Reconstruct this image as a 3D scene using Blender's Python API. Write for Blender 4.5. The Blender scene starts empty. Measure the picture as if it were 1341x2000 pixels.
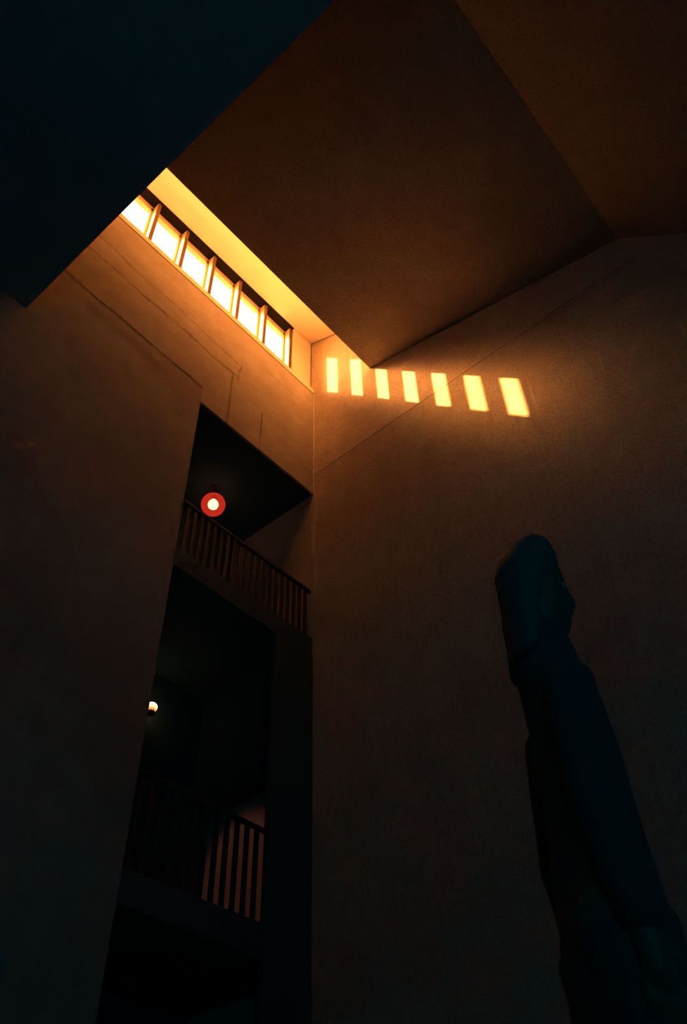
import bpy, bmesh, math, random
from mathutils import Vector, Matrix

# ------------------------------------------------------------------ camera
U = 7.0            # metres per working unit (camera to window wall = 1 unit)
CAM_H = 0.15       # the camera rests just above the stair hall floor
SC = bpy.context.scene
COL = SC.collection


def W(x, y, z):
    return Vector((U * x, U * y, U * z + CAM_H))


cam_d = bpy.data.cameras.new('camera')
cam = bpy.data.objects.new('camera', cam_d)
COL.objects.link(cam)
SC.camera = cam
cam_d.sensor_fit = 'VERTICAL'
cam_d.sensor_height = 36.0
cam_d.lens = 36.0 * 1659.7 / 2000.0
cam_d.clip_start = 0.02
head, pitch, roll = math.radians(50.486), math.radians(46.721), math.radians(-1.919)
fw = Vector((math.sin(head) * math.cos(pitch), math.cos(head) * math.cos(pitch), math.sin(pitch)))
rt = Vector((math.cos(head), -math.sin(head), 0))
up = rt.cross(fw)
r2 = rt * math.cos(roll) + up * math.sin(roll)
u2 = -rt * math.sin(roll) + up * math.cos(roll)
cam.matrix_world = Matrix(((r2.x, u2.x, -fw.x, 0), (r2.y, u2.y, -fw.y, 0), (r2.z, u2.z, -fw.z, CAM_H), (0, 0, 0, 1)))

# ------------------------------------------------------------------ sky, sun, exposure
HAZE = ((260.0, 1000.0), (40.0, 90.0))   # sharpness and radiance of the glow around the sun
ZENITH = (3.2, 1.9, 1.35)        # pale sky overhead, still far brighter than the dark stair hall
HORIZON = (75.0, 24.0, 4.2)      # orange sky near the horizon
GROUND = (2.0, 0.7, 0.15)        # dim land below the horizon
world = bpy.data.worlds.new('evening_sky')
SC.world = world
world.use_nodes = True
bg = world.node_tree.nodes['Background']
SUN_DIR = Vector((-1, 0.803, 0.886)).normalized()
# the sky brightens smoothly towards the low sun (hazy air): two lobes around it
wt = world.node_tree
w_tc = wt.nodes.new('ShaderNodeTexCoord')
w_dot = wt.nodes.new('ShaderNodeVectorMath')
w_dot.operation = 'DOT_PRODUCT'
wt.links.new(w_tc.outputs['Generated'], w_dot.inputs[0])
w_dot.inputs[1].default_value = SUN_DIR
w_sep = wt.nodes.new('ShaderNodeSeparateXYZ')
wt.links.new(w_tc.outputs['Generated'], w_sep.inputs[0])
w_ramp = wt.nodes.new('ShaderNodeMapRange')          # 1 at the horizon, 0 at the zenith
wt.links.new(w_sep.outputs[2], w_ramp.inputs[0])
w_ramp.inputs[3].default_value = 1.0
w_ramp.inputs[4].default_value = 0.0
w_k = wt.nodes.new('ShaderNodeMath')
w_k.operation = 'POWER'
wt.links.new(w_ramp.outputs[0], w_k.inputs[0])
w_k.inputs[1].default_value = 3.0
w_sky = wt.nodes.new('ShaderNodeMix')
w_sky.data_type = 'RGBA'
w_sky.clamp_result = False
wt.links.new(w_k.outputs[0], w_sky.inputs[0])
w_sky.inputs[6].default_value = (*ZENITH, 1)
w_sky.inputs[7].default_value = (*HORIZON, 1)
w_edge = wt.nodes.new('ShaderNodeMapRange')          # soft horizon line
wt.links.new(w_sep.outputs[2], w_edge.inputs[0])
w_edge.inputs[1].default_value = -0.03
w_edge.inputs[2].default_value = 0.01
w_all = wt.nodes.new('ShaderNodeMix')
w_all.data_type = 'RGBA'
wt.links.new(w_edge.outputs[0], w_all.inputs[0])
w_all.inputs[6].default_value = (*GROUND, 1)
wt.links.new(w_sky.outputs[2], w_all.inputs[7])
wt.links.new(w_all.outputs[2], bg.inputs[0])
w_shader = bg.outputs[0]
for power, radiance in HAZE:
    w_max = wt.nodes.new('ShaderNodeMath')
    w_max.operation = 'MAXIMUM'
    wt.links.new(w_dot.outputs['Value'], w_max.inputs[0])
    w_max.inputs[1].default_value = 0.0
    w_pow = wt.nodes.new('ShaderNodeMath')
    w_pow.operation = 'POWER'
    wt.links.new(w_max.outputs[0], w_pow.inputs[0])
    w_pow.inputs[1].default_value = power
    w_mul = wt.nodes.new('ShaderNodeMath')
    w_mul.operation = 'MULTIPLY'
    wt.links.new(w_pow.outputs[0], w_mul.inputs[0])
    w_mul.inputs[1].default_value = radiance
    w_bg = wt.nodes.new('ShaderNodeBackground')
    w_bg.inputs[0].default_value = (1.0, 0.32, 0.06, 1)
    wt.links.new(w_mul.outputs[0], w_bg.inputs[1])
    w_add = wt.nodes.new('ShaderNodeAddShader')
    wt.links.new(w_shader, w_add.inputs[0])
    wt.links.new(w_bg.outputs[0], w_add.inputs[1])
    w_shader = w_add.outputs[0]
wt.links.new(w_shader, wt.nodes['World Output'].inputs[0])
world.cycles.sampling_method = 'MANUAL'
world.cycles.sample_map_resolution = 512

sun_d = bpy.data.lights.new('low_sun', 'SUN')
sun_d.color = (1.0, 0.34, 0.075)
sun_d.energy = 75.0
sun_d.angle = math.radians(0.55)
sun = bpy.data.objects.new('low_sun', sun_d)
COL.objects.link(sun)
sun.location = W(-0.5, 2.2, 3.5)
sun.rotation_euler = Vector((1, -0.803, -0.886)).to_track_quat('-Z', 'Y').to_euler()

# added teal fill lights behind and beside the camera, lifting the darks
for nm, loc, aim, size, en in (('teal_fill_behind', (-0.40, -0.45, 0.45), (0.7, 0.75, 1.0), 2.2, 22.0),
                               ('teal_fill_right', (0.95, -0.50, 0.10), (0.5, 0.9, 0.9), 2.0, 5.0)):
    d = bpy.data.lights.new(nm, 'AREA')
    d.shape = 'SQUARE'
    d.size = size
    d.energy = en
    d.color = (0.0, 0.62, 0.85)
    o = bpy.data.objects.new(nm, d)
    COL.objects.link(o)
    o.location = W(*loc)
    o.rotation_euler = (W(*aim) - W(*loc)).to_track_quat('-Z', 'Y').to_euler()

vs = SC.view_settings
vs.view_transform = 'Standard'
vs.look = 'None'
vs.exposure = 0.12
vs.gamma = 1.0
vs.use_curve_mapping = False
SC.cycles.use_denoising = True
SC.cycles.max_bounces = 12
SC.cycles.diffuse_bounces = 8
SC.cycles.transparent_max_bounces = 12
SC.cycles.sample_clamp_indirect = 8.0

# ------------------------------------------------------------------ materials


def new_mat(name):
    m = bpy.data.materials.new(name)
    m.use_nodes = True
    nt = m.node_tree
    return m, nt, nt.nodes['Principled BSDF']


def nd(nt, typ, **kw):
    n = nt.nodes.new(typ)
    for k, v in kw.items():
        setattr(n, k, v)
    return n


def math_n(nt, op, a, b=None, clamp=False):
    n = nt.nodes.new('ShaderNodeMath')
    n.operation = op
    n.use_clamp = clamp
    for i, v in enumerate((a, b)):
        if v is None:
            continue
        if isinstance(v, (int, float)):
            n.inputs[i].default_value = v
        else:
            nt.links.new(v, n.inputs[i])
    return n.outputs[0]


def noise(nt, vec, scale, detail=4.0, rough=0.55):
    n = nt.nodes.new('ShaderNodeTexNoise')
    n.inputs['Scale'].default_value = scale
    n.inputs['Detail'].default_value = detail
    n.inputs['Roughness'].default_value = rough
    nt.links.new(vec, n.inputs['Vector'])
    return n.outputs[0]


def mix_col(nt, fac, a, b):
    n = nt.nodes.new('ShaderNodeMix')
    n.data_type = 'RGBA'
    if isinstance(fac, (int, float)):
        n.inputs[0].default_value = fac
    else:
        nt.links.new(fac, n.inputs[0])
    for i, v in ((6, a), (7, b)):
        if isinstance(v, tuple):
            n.inputs[i].default_value = v if len(v) == 4 else (*v, 1)
        else:
            nt.links.new(v, n.inputs[i])
    return n.outputs[2]


def smooth_band(nt, dist, w):
    """1 at dist = 0 falling to 0 at w (metres)"""
    n = nt.nodes.new('ShaderNodeMapRange')
    n.interpolation_type = 'SMOOTHSTEP'
    nt.links.new(dist, n.inputs[0])
    n.inputs[1].default_value = 0.0
    n.inputs[2].default_value = w
    n.inputs[3].default_value = 1.0
    n.inputs[4].default_value = 0.0
    return n.outputs[0]


def step_up(nt, v, lo, hi):
    n = nt.nodes.new('ShaderNodeMapRange')
    n.interpolation_type = 'SMOOTHSTEP'
    nt.links.new(v, n.inputs[0])
    n.inputs[1].default_value = lo
    n.inputs[2].default_value = hi
    return n.outputs[0]


def concrete(name, base, dark, rough_bump=0.15, fine=60.0, stains=None, streaks=False, grain=0.35):
    m, nt, b = new_mat(name)
    geo = nd(nt, 'ShaderNodeNewGeometry')
    pos = geo.outputs['Position']
    big = noise(nt, pos, 0.45, 5)
    mid = noise(nt, pos, 3.0, 5)
    fn = noise(nt, pos, fine, 3, 0.6)
    f = math_n(nt, 'ADD', math_n(nt, 'MULTIPLY', big, 0.6), math_n(nt, 'MULTIPLY', mid, 0.4))
    f = step_up(nt, f, 0.35, 0.68)
    col = mix_col(nt, f, dark, base)
    g = step_up(nt, fn, 0.30, 0.62)
    col = mix_col(nt, math_n(nt, 'MULTIPLY', math_n(nt, 'SUBTRACT', 1.0, g), grain), col, tuple(0.55 * c for c in dark))
    if stains or streaks:
        sep = nd(nt, 'ShaderNodeSeparateXYZ')
        nt.links.new(pos, sep.inputs[0])
        X, Y, Z = sep.outputs
    if stains:
        wob = math_n(nt, 'SUBTRACT', noise(nt, pos, 1.3, 5, 0.6), 0.5)
        fine_wob = math_n(nt, 'SUBTRACT', noise(nt, pos, 7.0, 4, 0.6), 0.5)
        brk = step_up(nt, noise(nt, pos, 2.2, 4, 0.6), 0.30, 0.60)
        total = None
        for kind, at, lo, hi, width, amp, strength, slope in stains:
            A, B_ = (Z, X) if kind == 'h' else (X, Z)
            line = math_n(nt, 'ADD', math_n(nt, 'MULTIPLY', wob, amp), math_n(nt, 'MULTIPLY', fine_wob, amp * 0.45))
            line = math_n(nt, 'ADD', line, at)
            line = math_n(nt, 'ADD', line, math_n(nt, 'MULTIPLY', math_n(nt, 'SUBTRACT', B_, (lo + hi) / 2), slope))
            d = math_n(nt, 'ABSOLUTE', math_n(nt, 'SUBTRACT', A, line))
            k = smooth_band(nt, d, width)
            k = math_n(nt, 'MULTIPLY', k, step_up(nt, B_, lo - 0.05, lo + 0.10))
            k = math_n(nt, 'MULTIPLY', k, math_n(nt, 'SUBTRACT', 1.0, step_up(nt, B_, hi - 0.10, hi + 0.05)))
            k = math_n(nt, 'MULTIPLY', k, math_n(nt, 'ADD', 0.35, math_n(nt, 'MULTIPLY', brk, 0.65)))
            k = math_n(nt, 'MULTIPLY', k, strength)
            total = k if total is None else math_n(nt, 'MAXIMUM', total, k)
        col = mix_col(nt, total, col, tuple(0.16 * c for c in dark))
    if streaks:
        # pale lime runs and chisel hatching that follow gravity
        mp = nd(nt, 'ShaderNodeMapping')
        mp.inputs['Scale'].default_value = (1.0, 5.5, 0.28)
        nt.links.new(pos, mp.inputs[0])
        run = step_up(nt, noise(nt, mp.outputs[0], 1.5, 2, 0.5), 0.66, 0.74)
        low = math_n(nt, 'MULTIPLY', step_up(nt, Z, U * 1.25, U * 1.40), math_n(nt, 'SUBTRACT', 1.0, step_up(nt, Z, U * 1.52, U * 1.64)))
        run = math_n(nt, 'MULTIPLY', run, math_n(nt, 'MULTIPLY', low, 0.55))
        col = mix_col(nt, run, col, tuple(min(1, 1.35 * c) for c in base))
        mp2 = nd(nt, 'ShaderNodeMapping')
        mp2.inputs['Rotation'].default_value = (math.radians(18), 0, 0)
        mp2.inputs['Scale'].default_value = (1.0, 16.0, 2.0)
        nt.links.new(pos, mp2.inputs[0])
        hatch = step_up(nt, noise(nt, mp2.outputs[0], 1.0, 2, 0.5), 0.60, 0.70)
        col = mix_col(nt, math_n(nt, 'MULTIPLY', hatch, 0.22), col, tuple(0.5 * c for c in dark))
    nt.links.new(col, b.inputs['Base Color'])
    b.inputs['Roughness'].default_value = 0.92
    b.inputs['Specular IOR Level'].default_value = 0.15
    bump = nd(nt, 'ShaderNodeBump')
    bump.inputs['Strength'].default_value = rough_bump
    bump.inputs['Distance'].default_value = 0.02
    hsum = math_n(nt, 'ADD', fn, math_n(nt, 'MULTIPLY', mid, 0.5))
    nt.links.new(hsum, bump.inputs['Height'])
    nt.links.new(bump.outputs[0], b.inputs['Normal'])
    return m


def plain(name, base, rough=0.6, metal=0.0, var=0.15, scale=9.0):
    m, nt, b = new_mat(name)
    tc = nd(nt, 'ShaderNodeTexCoord')
    n = noise(nt, tc.outputs['Object'], scale, 3)
    col = mix_col(nt, n, tuple((1 - var) * c for c in base), tuple(min(1, (1 + var) * c) for c in base))
    nt.links.new(col, b.inputs['Base Color'])
    b.inputs['Roughness'].default_value = rough
    b.inputs['Metallic'].default_value = metal
    return m


def emitter(name, col, strength):
    m, nt, b = new_mat(name)
    e = nd(nt, 'ShaderNodeEmission')
    e.inputs[0].default_value = (*col, 1)
    e.inputs[1].default_value = strength
    nt.links.new(e.outputs[0], nt.nodes['Material Output'].inputs[0])
    return m


STAINS = [
    # kind, position, from, to, width, wander, strength, slope  (metres)
    ('h', U * 1.925 + CAM_H, U * 0.28, U * 0.80, 0.060, 0.24, 0.36, -0.055),
    ('h', U * 1.858 + CAM_H, U * 0.28, U * 0.80, 0.055, 0.22, 0.66, -0.015),
    ('h', U * 1.704 + CAM_H, U * 0.28, U * 0.70, 0.065, 0.20, 0.85, -0.035),
    ('h', U * 1.655 + CAM_H, U * 0.36, U * 0.60, 0.20, 0.25, 0.30, -0.05),
    ('v', U * 0.803, U * 1.84 + CAM_H, U * 1.925 + CAM_H, 0.05, 0.12, 0.45, 0.12),
    ('v', U * 0.782, U * 1.62 + CAM_H, U * 1.85 + CAM_H, 0.045, 0.12, 0.60, 0.0),
    ('v', U * 0.893, U * 1.63 + CAM_H, U * 1.80 + CAM_H, 0.028, 0.06, 0.75, 0.0),
    ('h', U * 1.995 + CAM_H, U * 0.90, U * 1.06, 0.03, 0.05, 0.30, 0.0),
]
M_WALL_A = concrete('stained_board_concrete', (0.50, 0.45, 0.40), (0.38, 0.325, 0.285), 0.10, 45, stains=STAINS, grain=0.42)
M_WALL_A2 = concrete('stained_board_concrete_shaded_lift', (0.42, 0.375, 0.33), (0.31, 0.265, 0.23), 0.10, 45, stains=STAINS, grain=0.42)  # lower lift's own darker tone, with fading light also put into it
M_WALL_B = concrete('tooled_concrete', (0.60, 0.535, 0.47), (0.47, 0.405, 0.345), 0.55, 26, streaks=True, grain=0.5)
M_WALL_B2 = concrete('tooled_concrete_lower_shaded', (0.53, 0.475, 0.415), (0.41, 0.355, 0.30), 0.55, 26, streaks=True, grain=0.5)  # darker copy of the panel concrete, shade low on the wall put into colour
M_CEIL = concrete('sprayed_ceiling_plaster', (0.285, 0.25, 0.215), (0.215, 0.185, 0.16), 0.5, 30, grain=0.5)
M_WHITE = plain('cream_painted_plaster', (0.82, 0.76, 0.66), 0.75, 0, 0.04, 2.0)
M_DARKC = plain('shade_toned_concrete', (0.028, 0.075, 0.092), 0.85, 0, 0.25, 2.5)  # darkness and teal of the unlit recess and hall put into the colour
M_HALL = concrete('grey_hall_concrete', (0.30, 0.38, 0.40), (0.24, 0.31, 0.33), 0.15, 40)
M_BOUNCE_SLAB = plain('dark_bounce_slab', (0.07, 0.068, 0.065), 0.9)  # tone of the added outer slab, dark to limit bounce
M_FLOOR = concrete('terrazzo_floor', (0.08, 0.08, 0.08), (0.05, 0.05, 0.05), 0.05, 90)
M_BLACK = plain('blackened_steel_lintel', (0.012, 0.011, 0.010), 0.7)
M_BLACK.node_tree.nodes['Principled BSDF'].inputs['Specular IOR Level'].default_value = 0.0
M_FRAME = plain('pale_ash_window_frame', (0.72, 0.60, 0.42), 0.45, 0, 0.10, 14)
M_COVER = plain('backlit_shade_cover_strip', (0.13, 0.07, 0.04), 0.6, 0, 0.15, 14)  # backlit shade of the mullion fronts put into the strip's colour
M_SILL = plain('pale_ash_sill', (0.88, 0.78, 0.58), 0.45, 0, 0.08, 10)
M_RAIL = plain('black_steel_rail', (0.018, 0.022, 0.024), 0.7, 0.0)
M_SEAL = plain('dark_shadow_joint', (0.10, 0.06, 0.04), 0.9)
M_METAL = plain('dull_lamp_metal', (0.06, 0.06, 0.06), 0.45, 0.6)
M_BRASS = plain('brass_latch', (0.70, 0.55, 0.25), 0.35, 0.8)
M_COAT = plain('dark_wool_coat', (0.045, 0.062, 0.07), 0.95, 0, 0.3, 40)
M_TROUSER = plain('dark_trousers', (0.045, 0.060, 0.07), 0.95, 0, 0.3, 40)
M_SHOE = plain('black_leather_shoe', (0.02, 0.02, 0.02), 0.4)
M_HAIR = plain('dark_brown_hair', (0.085, 0.095, 0.10), 0.8, 0, 0.4, 60)
M_SKIN = plain('skin', (0.13, 0.085, 0.065), 0.6, 0, 0.1, 30)
M_EYE = plain('eye_white', (0.35, 0.34, 0.32), 0.3, 0, 0.02)
M_BULB = emitter('lit_warm_bulb', (1.0, 0.80, 0.42), 4.0)

# window glass: clear, thin, slightly reflective
M_GLASS, nt, b = new_mat('clear_window_glass')
tr = nd(nt, 'ShaderNodeBsdfTransparent')
tr.inputs[0].default_value = (0.95, 0.95, 0.95, 1)
gl = nd(nt, 'ShaderNodeBsdfGlossy')
gl.inputs['Roughness'].default_value = 0.05
mx = nd(nt, 'ShaderNodeMixShader')
mx.inputs[0].default_value = 0.05
nt.links.new(tr.outputs[0], mx.inputs[1])
nt.links.new(gl.outputs[0], mx.inputs[2])
nt.links.new(mx.outputs[0], nt.nodes['Material Output'].inputs[0])

# red halo of the stair lamp, modelled as a glowing globe around its bulb
M_RED, nt, b = new_mat('red_halo_glow')
tr = nd(nt, 'ShaderNodeBsdfTransparent')
tr.inputs[0].default_value = (0.98, 0.90, 0.80, 1)
em = nd(nt, 'ShaderNodeEmission')
em.inputs[0].default_value = (1.0, 0.045, 0.022, 1)
em.inputs[1].default_value = 0.66
ad = nd(nt, 'ShaderNodeMixShader')
ad.inputs[0].default_value = 0.5
nt.links.new(tr.outputs[0], ad.inputs[1])
nt.links.new(em.outputs[0], ad.inputs[2])
nt.links.new(ad.outputs[0], nt.nodes['Material Output'].inputs[0])

# frosted globe of the lower lamp: bright above, warmer and dimmer towards its base
M_GLOBE, nt, b = new_mat('lit_frosted_globe')
tc = nd(nt, 'ShaderNodeTexCoord')
sp = nd(nt, 'ShaderNodeSeparateXYZ')
nt.links.new(tc.outputs['Object'], sp.inputs[0])
k = step_up(nt, sp.outputs[2], -0.085, 0.035)
em = nd(nt, 'ShaderNodeEmission')
nt.links.new(mix_col(nt, k, (1.0, 0.16, 0.045, 1), (1.0, 0.62, 0.26, 1)), em.inputs[0])
nt.links.new(math_n(nt, 'ADD', 0.85, math_n(nt, 'MULTIPLY', k, 4.0)), em.inputs[1])
nt.links.new(em.outputs[0], nt.nodes['Material Output'].inputs[0])

# ------------------------------------------------------------------ helpers


def tag(o, label=None, cat=None, group=None, kind=None):
    for k, v in (('label', label), ('category', cat), ('group', group), ('kind', kind)):
        if v:
            o[k] = v
    return o


def obj(name, bm, mat, parent=None, smooth=False):
    me = bpy.data.meshes.new(name)
    bmesh.ops.recalc_face_normals(bm, faces=bm.faces[:])
    bm.to_mesh(me)
    bm.free()
    if smooth:
        for p in me.polygons:
            p.use_smooth = True
    me.materials.append(mat)
    o = bpy.data.objects.new(name, me)
    COL.objects.link(o)
    if parent is not None:
        o.parent = parent
        o.matrix_parent_inverse = parent_matrix(parent).inverted()
    return o


def parent_matrix(p):
    m = Matrix.LocRotScale(p.location, p.rotation_euler, p.scale)
    if p.parent is not None:
        return parent_matrix(p.parent) @ p.matrix_parent_inverse @ m
    return m


def empty(name, loc):
    o = bpy.data.objects.new(name, None)
    o.empty_display_size = 0.2
    COL.objects.link(o)
    o.location = loc
    return o


def add_box(bm, a, b, bevel=0.0):
    """box between two corners given in metres"""
    x0, x1 = sorted((a[0], b[0]))
    y0, y1 = sorted((a[1], b[1]))
    z0, z1 = sorted((a[2], b[2]))
    v = [bm.verts.new(p) for p in ((x0, y0, z0), (x1, y0, z0), (x1, y1, z0), (x0, y1, z0),
                                   (x0, y0, z1), (x1, y0, z1), (x1, y1, z1), (x0, y1, z1))]
    fs = [bm.faces.new([v[i] for i in q]) for q in
          ((0, 3, 2, 1), (4, 5, 6, 7), (0, 1, 5, 4), (1, 2, 6, 5), (2, 3, 7, 6), (3, 0, 4, 7))]
    if bevel:
        es = list({e for f in fs for e in f.edges})
        bmesh.ops.bevel(bm, geom=es, offset=bevel, segments=1, affect='EDGES')


def ubox(bm, x0, x1, y0, y1, z0, z1, bevel=0.0):
    add_box(bm, W(x0, y0, z0), W(x1, y1, z1), bevel)


def boxes(name, mat, items, parent=None, bevel=0.0):
    bm = bmesh.new()
    for it in items:
        ubox(bm, *it, bevel=bevel)
    return obj(name, bm, mat, parent)


def prism_x(name, mat, poly, x0, x1, parent=None, mats=None):
    """poly in (y, z) units, extruded along x"""
    bm = bmesh.new()
    a = [bm.verts.new(W(x0, y, z)) for y, z in poly]
    c = [bm.verts.new(W(x1, y, z)) for y, z in poly]
    bm.faces.new(a)
    bm.faces.new(list(reversed(c)))
    n = len(poly)
    for i in range(n):
        bm.faces.new((a[i], c[i], c[(i + 1) % n], a[(i + 1) % n]))
    return obj(name, bm, mat, parent)


def lathe(bm, prof, centre, seg=32):
    """prof: (radius, z) list from bottom to top"""
    rings = []
    for r, z in prof:
        if r < 1e-6:
            rings.append([bm.verts.new(centre + Vector((0, 0, z)))])
        else:
            rings.append([bm.verts.new(centre + Vector((r * math.cos(t), r * math.sin(t), z)))
                          for t in (2 * math.pi * k / seg for k in range(seg))])
    for a, c in zip(rings, rings[1:]):
        if len(a) == 1 and len(c) == 1:
            continue
        for k in range(seg):
            j = (k + 1) % seg
            if len(a) == 1:
                bm.faces.new((a[0], c[j], c[k]))
            elif len(c) == 1:
                bm.faces.new((a[k], a[j], c[0]))
            else:
                bm.faces.new((a[k], a[j], c[j], c[k]))
    if len(rings[0]) > 1:
        bm.faces.new(list(reversed(rings[0])))
    if len(rings[-1]) > 1:
        bm.faces.new(rings[-1])


# ------------------------------------------------------------------ the shell
XB = 1.0925                      # face of the right wall
ZF = -CAM_H / U                  # floor level in units
XO = 0.6975                       # left jamb of the tall opening
XP = 0.983                       # pier at the right of the opening below the upper landing
HEADZ, SOFZ = 2.372, 1.643

tag(boxes('floor', M_FLOOR, [(-0.62, 1.25, -0.72, 1.45, ZF - 0.04, ZF)]), kind='structure')
# window wall: backing and two pour lifts of concrete, the joint between them open
AJ = 1.7035
wall_a = tag(boxes('wall_north', M_DARKC, [
    (-0.62, XO - 0.0005, 1.006, 1.10, ZF, 2.0855),
    (XO - 0.0005, XB + 0.01, 1.006, 1.10, SOFZ + 0.0005, 2.0855),
]), kind='structure')
boxes('concrete_panel', M_WALL_A, [(-0.62, XO, 1.0, 1.0065, AJ + 0.0007, 2.086), (XO, XB + 0.001, 1.0, 1.0065, SOFZ, 2.086)], wall_a)
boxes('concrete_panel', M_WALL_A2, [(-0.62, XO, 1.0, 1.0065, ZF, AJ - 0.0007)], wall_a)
tag(boxes('wall_north_upper', M_WHITE, [
    (1.012, XB + 0.02, 1.013, 1.10, 2.086, 2.46),
    (-0.62, 0.246, 1.013, 1.060, 2.086, 2.46),
]), kind='structure')
tag(boxes('wall_pier', M_DARKC, [(XP, XB + 0.01, 1.0, 1.012, ZF, 1.118)]), kind='structure')
tag(boxes('wall_south', M_DARKC, [(-0.62, 1.25, -0.72, -0.62, ZF, 2.5)]), kind='structure')
tag(boxes('wall_west', M_DARKC, [(-0.62, -0.52, -0.72, 1.10, ZF, 2.5)]), kind='structure')

# right wall: a backing with two big cast panels, the joint between them open
JZ = 1.7155
wall_b = tag(boxes('wall_east', M_SEAL, [(XB + 0.006, 1.25, -0.72, 1.45, ZF, 2.5)]), kind='structure')
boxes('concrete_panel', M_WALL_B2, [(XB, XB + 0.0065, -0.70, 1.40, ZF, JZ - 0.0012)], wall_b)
boxes('concrete_panel', M_WALL_B, [(XB, XB + 0.0065, -0.70, 1.40, JZ + 0.0012, 2.49)], wall_b)

# sloping ceiling: it ends in an upstand below the clerestory, folds down over the camera
EY, EZ = 0.786, 2.008
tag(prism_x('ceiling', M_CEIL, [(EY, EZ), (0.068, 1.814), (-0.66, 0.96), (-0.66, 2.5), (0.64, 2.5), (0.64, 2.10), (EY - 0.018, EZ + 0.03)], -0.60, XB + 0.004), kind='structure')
tag(prism_x('ceiling_upstand', M_WHITE, [(EY, EZ + 0.0005), (EY - 0.085, EZ + 0.27), (EY - 0.085, 2.50), (EY - 0.13, 2.50), (EY - 0.13, EZ + 0.20), (EY - 0.025, EZ + 0.012)], -0.60, XB + 0.003), kind='structure')  # unseen face, its slant shaped to dim bounced light lower on the window wall
tag(prism_x('ceiling_clerestory', M_WHITE, [(1.013, 2.3745), (EY - 0.10, 2.225), (EY - 0.10, 2.52), (1.02, 2.52), (1.060, 2.42), (1.060, 2.3745)], -0.60, XB + 0.003), kind='structure')

# unseen dark slab added outside the windows to limit light bounced upward
tag(boxes('outer_bounce_slab', M_BOUNCE_SLAB, [(-1.2, 2.2, 1.075, 2.4, 1.98, 2.075)]), kind='structure')

# dark steel lintel that heads the window recess
tag(boxes('trim_1', M_BLACK, [(0.246, 1.0125, 1.0132, 1.0595, HEADZ, 2.3744)]), kind='structure')
# sill board along the top of the stained wall
tag(boxes('trim_2', M_SILL, [(-0.52, XB - 0.0005, 0.9985, 1.075, 2.0872, 2.1085)], bevel=0.008), kind='structure')
tag(boxes('trim_3', M_SEAL, [(-0.52, XB - 0.0005, 0.9992, 1.07, 2.0848, 2.0871)]), kind='structure')
# thin dark strips painting in the shade of gaps in the clerestory corner
tag(boxes('trim_4', M_SEAL, [(XB - 0.0016, XB, 1.0114, 1.013, 2.109, 2.3735)]), kind='structure')
tag(prism_x('trim_5', M_SEAL, [(1.012, 2.3738), (EY, 2.2637), (EY, 2.2625), (1.012, 2.3725)], XB - 0.0016, XB), kind='structure')
# rendered bead on the corner of the two big walls
tag(boxes('trim_6', M_WHITE, [(XB - 0.0012, XB, 0.9988, 1.0, SOFZ, 2.0865)]), kind='structure')

# gallery overhead at the left, its soffit just above the view
tag(boxes('ceiling_gallery', M_HALL, [(-0.52, 0.2580, -0.62, 0.9995, 1.500, 1.56), (0.245, 0.2580, -0.62, 0.9995, 1.56, 1.68)]), kind='structure')

# the recess behind the tall opening: walls, soffit and two landings
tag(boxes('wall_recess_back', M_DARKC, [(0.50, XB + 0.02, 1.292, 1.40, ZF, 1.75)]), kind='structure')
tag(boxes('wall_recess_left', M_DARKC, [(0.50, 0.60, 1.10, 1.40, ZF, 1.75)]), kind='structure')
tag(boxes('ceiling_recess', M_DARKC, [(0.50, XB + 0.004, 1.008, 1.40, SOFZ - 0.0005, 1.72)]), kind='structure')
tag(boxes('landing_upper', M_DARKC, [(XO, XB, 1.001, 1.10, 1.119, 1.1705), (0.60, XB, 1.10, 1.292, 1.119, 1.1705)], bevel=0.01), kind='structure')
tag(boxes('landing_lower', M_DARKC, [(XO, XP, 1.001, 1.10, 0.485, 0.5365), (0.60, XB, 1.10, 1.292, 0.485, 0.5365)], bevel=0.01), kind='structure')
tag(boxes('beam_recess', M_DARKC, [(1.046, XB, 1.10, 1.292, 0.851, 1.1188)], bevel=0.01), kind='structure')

# ------------------------------------------------------------------ clerestory windows
BOUND = [0.250, 0.358, 0.466, 0.572, 0.679, 0.785, 0.8945, 1.0065]
Y0, Y1 = 1.030, 1.058
Z0, Z1 = 2.108, 2.3715


def make_window(n, xa, xb):
    """one fixed light: frame with its stiles and rails, a mullion on its right, and the pane"""
    w = W((xa + xb) / 2, 1.045, Z0)
    root = empty('window_%d' % n, w)
    tag(root, kind='structure')
    t = 0.0075
    m = 0.0055                    # half width of the mullion
    for a, c, z0, z1, nm in ((xa + m, xa + m + t, 2.146, 2.352, 'stile'), (xb - m - t, xb - m, 2.146, 2.352, 'stile')):
        boxes(nm, M_FRAME, [(a, c, 1.042, 1.056, z0 - 0.008, z1 + 0.012)], root, bevel=0.006)
    boxes('head_rail', M_FRAME, [(xa + m, xb - m, 1.042, 1.056, 2.347, Z1)], root, bevel=0.006)
    boxes('bottom_rail', M_FRAME, [(xa + m, xb - m, 1.042, 1.056, Z0, 2.154)], root, bevel=0.006)
    boxes('pane', M_GLASS, [(xa + m + t * 0.6, xb - m - t * 0.6, 1.0485, 1.0497, 2.149, 2.352)], root)
    mu = boxes('mullion', M_FRAME, [(xb - m, xb + m, 1.022, Y1, Z0, Z1)], root, bevel=0.008)
    boxes('cover_strip', M_COVER, [(xb - m, xb + m, 1.0195, 1.0222, Z0, Z1)], mu, bevel=0.004)
    return root


wins = [make_window(i + 1, BOUND[i], BOUND[i + 1]) for i in range(7)]
boxes('mullion', M_FRAME, [(BOUND[0] - 0.004, BOUND[0] + 0.0055, 1.022, Y1, Z0, Z1)], wins[0], bevel=0.008)
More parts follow.
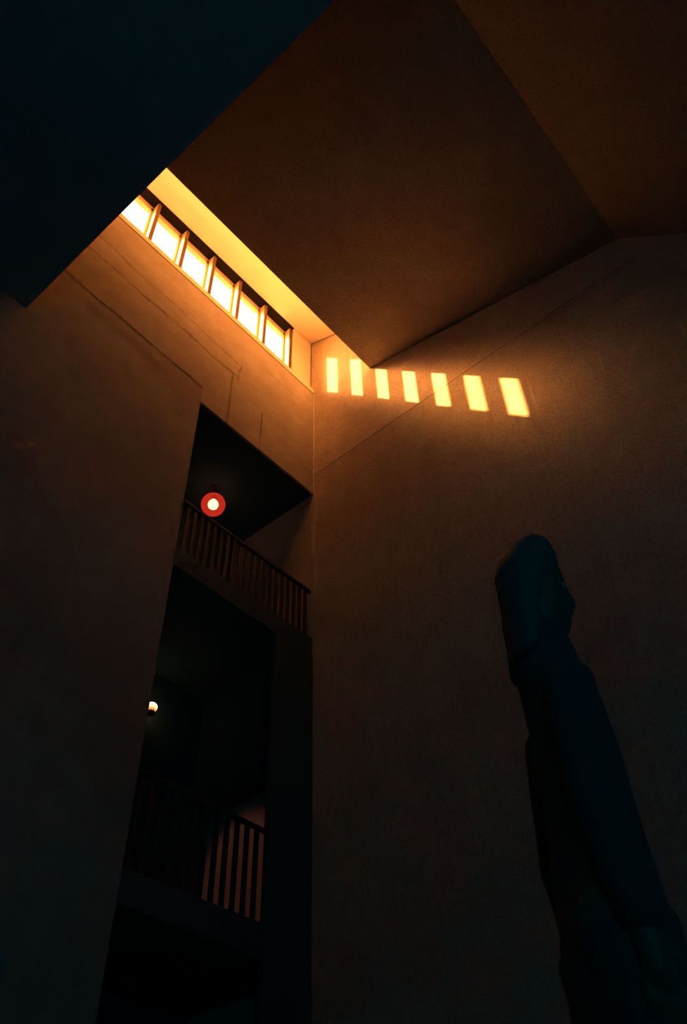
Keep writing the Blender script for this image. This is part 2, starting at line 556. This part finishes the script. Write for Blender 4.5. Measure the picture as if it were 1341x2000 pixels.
# small brass latch on the fifth light seen from the left
bm = bmesh.new()
ubox(bm, 0.7935, 0.8005, 1.036, 1.0425, 2.335, 2.341, 0.004)
ubox(bm, 0.7935, 0.7955, 1.033, 1.037, 2.318, 2.339, 0.004)
obj('latch', bm, M_BRASS, wins[5])

# ------------------------------------------------------------------ balustrades of the landings


def railing(label, x_first, step, x_min, x_max, z_foot, z_top, y, bar_w, top_h):
    root = empty('guard_rail', W((x_min + x_max) / 2, y, z_foot))
    tag(root, label, 'railing')
    boxes('handrail', M_RAIL, [(x_min, x_max, y - 0.0035, y + 0.0035, z_top - top_h, z_top)], root, bevel=0.008)
    x = x_first
    while x - step > x_min:
        x -= step
    first = None
    while x < x_max:
        if first is None:
            first = boxes('baluster', M_RAIL, [(x - bar_w / 2, x + bar_w / 2, y - 0.0012, y + 0.0012, z_foot + 0.0006, z_top - top_h * 0.7)], root)
            x_ref = x
        else:
            o = first.copy()
            COL.objects.link(o)
            o.parent = root
            o.matrix_parent_inverse = first.matrix_parent_inverse.copy()
            o.location = first.location + Vector((U * (x - x_ref), 0, 0))
        x += step
    return root


railing('black slatted railing of the upper landing, below the lamp with the red halo',
        0.9229, 0.0186, 0.703, 1.089, 1.1705, 1.309, 1.006, 0.0098, 0.009)
railing('black slatted railing of the lower landing, before a dim reddish wall',
        0.8921, 0.0226, 0.703, 0.981, 0.5365, 0.693, 1.006, 0.0104, 0.0085)

# ------------------------------------------------------------------ the two lamps
# lamp on the dark soffit: ceiling plate, stem, red halo globe and the bulb inside it
c = W(0.9105, 1.1767, 1.5845)
lamp = empty('halo_lamp', W(0.9105, 1.1767, SOFZ - 0.0005))
tag(lamp, 'lamp with a white bulb and a round red halo built as a globe, hung under the black soffit', 'lamp')
bm = bmesh.new()
top = U * (SOFZ - 0.0005) + CAM_H - c.z
lathe(bm, [(0.09, top - 0.02), (0.10, top - 0.012), (0.10, top)], c)
obj('ceiling_plate', bm, M_METAL, lamp)
bm = bmesh.new()
lathe(bm, [(0.018, 0.19), (0.018, top - 0.02)], c, 12)
obj('stem', bm, M_METAL, lamp)
R = 0.215
bm = bmesh.new()
bmesh.ops.create_uvsphere(bm, u_segments=40, v_segments=24, radius=R, matrix=Matrix.Translation(c))
obj('globe', bm, M_RED, lamp, True)
bm = bmesh.new()
lathe(bm, [(0.0, -0.10), (0.05, -0.088), (0.085, -0.05), (0.096, -0.005), (0.085, 0.045), (0.06, 0.08), (0.045, 0.105)], c, 28)
obj('bulb', bm, M_BULB, lamp, True)
bm = bmesh.new()
lathe(bm, [(0.046, 0.105), (0.05, 0.11), (0.05, 0.19), (0.03, 0.205)], c, 20)
obj('socket', bm, M_METAL, lamp, True)

# lamp on the back wall of the lower landing: wall plate, arm, frosted globe
c = W(0.8850, 1.2590, 1.0085)
lamp = empty('wall_lamp', W(0.8850, 1.292, 1.0095))
tag(lamp, 'small warm white wall lamp glowing alone in the dark, lower of the two lamps', 'lamp')
bm = bmesh.new()
add_box(bm, W(0.8850, 1.2895, 1.0) + Vector((-0.06, 0, -0.06)), W(0.8850, 1.292, 1.02) + Vector((0.06, 0, 0.06)), 0.006)
obj('wall_plate', bm, M_METAL, lamp)
bm = bmesh.new()
add_box(bm, c + Vector((-0.012, 0.03, -0.125)), W(0.8850, 1.290, 1.0095) + Vector((0.012, 0, -0.10)), 0.003)
lathe(bm, [(0.045, -0.125), (0.055, -0.115), (0.055, -0.075)], c, 20)
obj('arm', bm, M_METAL, lamp)
bm = bmesh.new()
prof = [(0.05, -0.075)] + [(0.082 * math.cos(t), 0.072 * math.sin(t)) for t in (math.radians(a) for a in range(-45, 90, 15))] + [(0.0, 0.072)]
lathe(bm, prof, Vector((0, 0, 0)), 28)
g = obj('globe', bm, M_GLOBE, None, True)
g.location = c
g.parent = lamp
g.matrix_parent_inverse = parent_matrix(lamp).inverted()

# added unseen spot round the left jamb: brightens the side wall of the lower landing
d = bpy.data.lights.new('lower_wall_fill', 'SPOT')
d.energy = 20.0
d.spot_size = math.radians(36)
d.spot_blend = 0.4
d.color = (1.0, 0.30, 0.20)
d.shadow_soft_size = 0.12
o = bpy.data.objects.new('lower_wall_fill', d)
COL.objects.link(o)
o.location = W(0.715, 1.19, 0.90)
o.rotation_euler = (W(1.0925, 1.18, 0.70) - W(0.715, 1.19, 0.90)).to_track_quat('-Z', 'Y').to_euler()

# ------------------------------------------------------------------ the person in silhouette
D = 1.7
K = D / 1.5
AX = Vector((0.926 * D, 0.377 * D, 0))
FU = Vector((0.655, -0.756, 0)).normalized()       # the way the person faces (right in the picture)
FN = Vector((-FU.y, FU.x, 0))                       # to the person's left


def PP(u, s, z):
    """u: forward, s: sideways, z: height over the camera at D = 1.5, all scaled"""
    return AX + FU * (u * K) + FN * (s * K) + Vector((0, 0, z * K + CAM_H))


def tube(bm, pts, seg=12):
    """closed tapering limb through (point, radius) with round ends"""
    P = [p for p, r in pts]
    full = []
    for i, (p, r) in enumerate(pts):
        if i == 0:
            d = (P[1] - P[0]).normalized()
            full += [(p - d * r * 0.85, r * 0.5, d), (p, r, d)]
        elif i == len(pts) - 1:
            d = (P[-1] - P[-2]).normalized()
            full += [(p, r, d), (p + d * r * 0.85, r * 0.5, d)]
        else:
            full.append((p, r, ((P[i + 1] - p).normalized() + (p - P[i - 1]).normalized()).normalized()))
    rings = []
    ref = Vector((0.31, 0.2, 0.93))
    for p, r, d in full:
        a = d.cross(ref)
        if a.length < 0.1:
            a = d.cross(Vector((1, 0, 0)))
        a.normalize()
        b_ = d.cross(a)
        rings.append([bm.verts.new(p + (a * math.cos(t) + b_ * math.sin(t)) * r) for t in (2 * math.pi * k / seg for k in range(seg))])
    for a, c2 in zip(rings, rings[1:]):
        for k in range(seg):
            j = (k + 1) % seg
            bm.faces.new((a[k], a[j], c2[j], c2[k]))
    bm.faces.new(list(reversed(rings[0])))
    bm.faces.new(rings[-1])


def loft(bm, secs, seg=28, shape=None):
    """secs: (u_centre, half_depth, half_width, z); shape(angle, section) pushes the outline forward"""
    rings = []
    for q, (uc, hd, hw, z) in enumerate(secs):
        ring = []
        for k in range(seg):
            t = 2 * math.pi * k / seg
            du = shape(t, q) if shape else 0.0
            ring.append(bm.verts.new(PP(uc + hd * math.cos(t) + du, hw * math.sin(t), z)))
        rings.append(ring)
    for a, c2 in zip(rings, rings[1:]):
        for k in range(seg):
            j = (k + 1) % seg
            bm.faces.new((a[k], a[j], c2[j], c2[k]))
    bm.faces.new(list(reversed(rings[0])))
    bm.faces.new(rings[-1])


def remeshed(o, voxel, iters=3):
    r = o.modifiers.new('remesh', 'REMESH')
    r.mode = 'VOXEL'
    r.voxel_size = voxel
    r.use_smooth_shade = True
    s = o.modifiers.new('smooth', 'SMOOTH')
    s.factor = 0.5
    s.iterations = iters
    return o


GZ = -CAM_H / K                                     # the ground in the figure's own heights
person = empty('person', Vector((AX.x, AX.y, 0)))
tag(person, 'person in a dark coat with long dark hair, standing in silhouette and facing right', 'person')

# body: head, neck, torso, arms and legs as one surface
bm = bmesh.new()
HEAD = [(-0.048, 0.030, 0.028, 1.100), (-0.034, 0.045, 0.040, 1.112), (-0.034, 0.060, 0.052, 1.135), (-0.035, 0.066, 0.060, 1.165),
        (-0.036, 0.070, 0.064, 1.200), (-0.038, 0.074, 0.067, 1.240), (-0.040, 0.074, 0.067, 1.280),
        (-0.036, 0.066, 0.060, 1.318), (-0.032, 0.048, 0.045, 1.345), (-0.030, 0.022, 0.022, 1.358)]


def face(t, q):
    c_ = math.cos(t)
    if c_ < 0.75:
        return 0.0
    k_ = (c_ - 0.75) / 0.25
    return k_ ** 2 * (0.0, 0.004, 0.002, 0.006, 0.020, 0.006, 0.006, 0, 0, 0)[q]     # chin, lips, nose, brow


loft(bm, HEAD, 28, face)
tube(bm, [(PP(-0.050, 0, 1.13), 0.050 * K), (PP(-0.058, 0, 1.04), 0.048 * K), (PP(-0.052, 0, 0.98), 0.055 * K)], 16)
for s in (-1, 1):
    tube(bm, [(PP(-0.045, s * 0.064, 1.222), 0.010), (PP(-0.050, s * 0.070, 1.205), 0.013), (PP(-0.045, s * 0.066, 1.188), 0.008)], 8)
TORSO = [(-0.045, 0.055, 0.075, 0.995), (-0.042, 0.056, 0.100, 0.960), (-0.036, 0.060, 0.112, 0.90), (-0.034, 0.064, 0.110, 0.80),
         (-0.038, 0.068, 0.118, 0.70), (-0.040, 0.072, 0.130, 0.62), (-0.042, 0.076, 0.140, 0.55), (-0.040, 0.060, 0.120, 0.48)]
loft(bm, TORSO, 28)
for s in (-1, 1):
    sh, el, wr = PP(-0.044, s * 0.112, 0.925), PP(-0.062, s * 0.140, 0.68), PP(-0.040, s * 0.145, 0.47)
    tube(bm, [(sh, 0.048), (sh.lerp(el, 0.5), 0.043), (el, 0.038), (el.lerp(wr, 0.4), 0.037), (wr, 0.026)], 14)
    palm = wr + Vector((0, 0, -0.05)) + FU * 0.008
    tube(bm, [(wr, 0.026), (wr.lerp(palm, 0.6), 0.029), (palm + Vector((0, 0, -0.025)), 0.027)], 10)
    for f_, (off, ln) in enumerate(((0.030, 0.068), (0.011, 0.078), (-0.009, 0.073), (-0.028, 0.058))):
        b0 = palm + FU * off + Vector((0, 0, -0.03))
        b1 = b0 + Vector((0, 0, -ln * 0.45)) + FU * 0.003
        b2 = b1 + Vector((0, 0, -ln * 0.32)) - FN * (s * 0.010)
        b3 = b2 + Vector((0, 0, -ln * 0.22)) - FN * (s * 0.014)
        tube(bm, [(b0, 0.0095), (b1, 0.009), (b2, 0.0085), (b3, 0.0075)], 8)
    t0 = palm + FU * 0.030 + Vector((0, 0, 0.015))
    tube(bm, [(t0, 0.012), (t0 + FU * 0.020 + Vector((0, 0, -0.028)), 0.0105), (t0 + FU * 0.024 + Vector((0, 0, -0.058)) - FN * (s * 0.008), 0.0085)], 8)
    hip, kn, an = PP(-0.040, s * 0.070, 0.53), PP(-0.030, s * 0.078, 0.21), PP(-0.050, s * 0.080, GZ + 0.075)
    tube(bm, [(hip, 0.082), (hip.lerp(kn, 0.5), 0.070), (kn, 0.052), (kn.lerp(an, 0.35), 0.052), (an, 0.037)], 16)
    tube(bm, [(an, 0.036), (an + FU * 0.05 + Vector((0, 0, -0.045)), 0.034), (an + FU * 0.13 + Vector((0, 0, -0.055)), 0.024)], 12)
body = remeshed(obj('body', bm, M_SKIN, person, True), 0.0065, 2)
body['label'] = 'body with head, neck, arms, hands and legs'
for s in (-1, 1):
    bm = bmesh.new()
    bmesh.ops.create_uvsphere(bm, u_segments=12, v_segments=8, radius=0.012, matrix=Matrix.Translation(PP(0.020, s * 0.030, 1.228)))
    obj('eye', bm, M_EYE, person, True)

# long hair: crown, a small knot at the back of the crown, and the fall behind the neck
bm = bmesh.new()
HAIRS = [(-0.095, 0.022, 0.060, 1.030), (-0.082, 0.036, 0.078, 1.045), (-0.074, 0.040, 0.080, 1.10), (-0.072, 0.042, 0.080, 1.16), (-0.062, 0.048, 0.080, 1.20),
         (-0.048, 0.064, 0.080, 1.245), (-0.038, 0.072, 0.080, 1.285), (-0.026, 0.062, 0.072, 1.325), (-0.018, 0.050, 0.058, 1.360),
         (-0.012, 0.034, 0.040, 1.383), (-0.008, 0.014, 0.016, 1.394)]
loft(bm, HAIRS, 28)
tube(bm, [(PP(-0.052, 0, 1.352), 0.019), (PP(-0.046, 0, 1.338), 0.028), (PP(-0.030, 0, 1.33), 0.034)], 12)
tube(bm, [(PP(-0.088, 0.0, 1.296), 0.010), (PP(-0.074, 0, 1.283), 0.026), (PP(-0.06, 0, 1.27), 0.036)], 12)
remeshed(obj('hair', bm, M_HAIR, person, True), 0.008, 2)

# coat with sleeves and collar, trousers, shoes
bm = bmesh.new()
COAT = [(-0.050, 0.060, 0.062, 1.120), (-0.048, 0.064, 0.066, 1.085), (-0.044, 0.066, 0.072, 1.040), (-0.040, 0.068, 0.088, 1.000), (-0.036, 0.068, 0.108, 0.955), (-0.032, 0.070, 0.122, 0.90), (-0.030, 0.074, 0.125, 0.80),
        (-0.032, 0.076, 0.122, 0.70), (-0.036, 0.082, 0.130, 0.58), (-0.038, 0.088, 0.140, 0.46), (-0.038, 0.094, 0.146, 0.36)]
loft(bm, COAT, 28)
for s in (-1, 1):
    sh, el, wr = PP(-0.044, s * 0.112, 0.925), PP(-0.062, s * 0.140, 0.68), PP(-0.040, s * 0.145, 0.47)
    tube(bm, [(sh, 0.056), (sh.lerp(el, 0.5), 0.053), (el, 0.048), (el.lerp(wr, 0.5), 0.044), (wr + Vector((0, 0, 0.015)), 0.040)], 14)
remeshed(obj('coat', bm, M_COAT, person, True), 0.012, 2)
bm = bmesh.new()
for s in (-1, 1):
    hip, kn, an = PP(-0.040, s * 0.070, 0.50), PP(-0.030, s * 0.078, 0.21), PP(-0.050, s * 0.080, GZ + 0.075)
    tube(bm, [(hip, 0.092), (hip.lerp(kn, 0.5), 0.080), (kn, 0.064), (kn.lerp(an, 0.5), 0.060), (an, 0.052)], 16)
remeshed(obj('trousers', bm, M_TROUSER, person, True), 0.012, 2)
for s in (-1, 1):
    bm = bmesh.new()
    an = PP(-0.050, s * 0.080, GZ + 0.075)
    base = Vector((an.x, an.y, 0.0))
    tube(bm, [(base - FU * 0.035 + Vector((0, 0, 0.050)), 0.046), (base + FU * 0.03 + Vector((0, 0, 0.052)), 0.050),
              (base + FU * 0.10 + Vector((0, 0, 0.042)), 0.044), (base + FU * 0.155 + Vector((0, 0, 0.034)), 0.034)], 14)
    for v in bm.verts:
        v.co.z = max(v.co.z, 0.001)
    remeshed(obj('shoe', bm, M_SHOE, person, True), 0.009, 1)
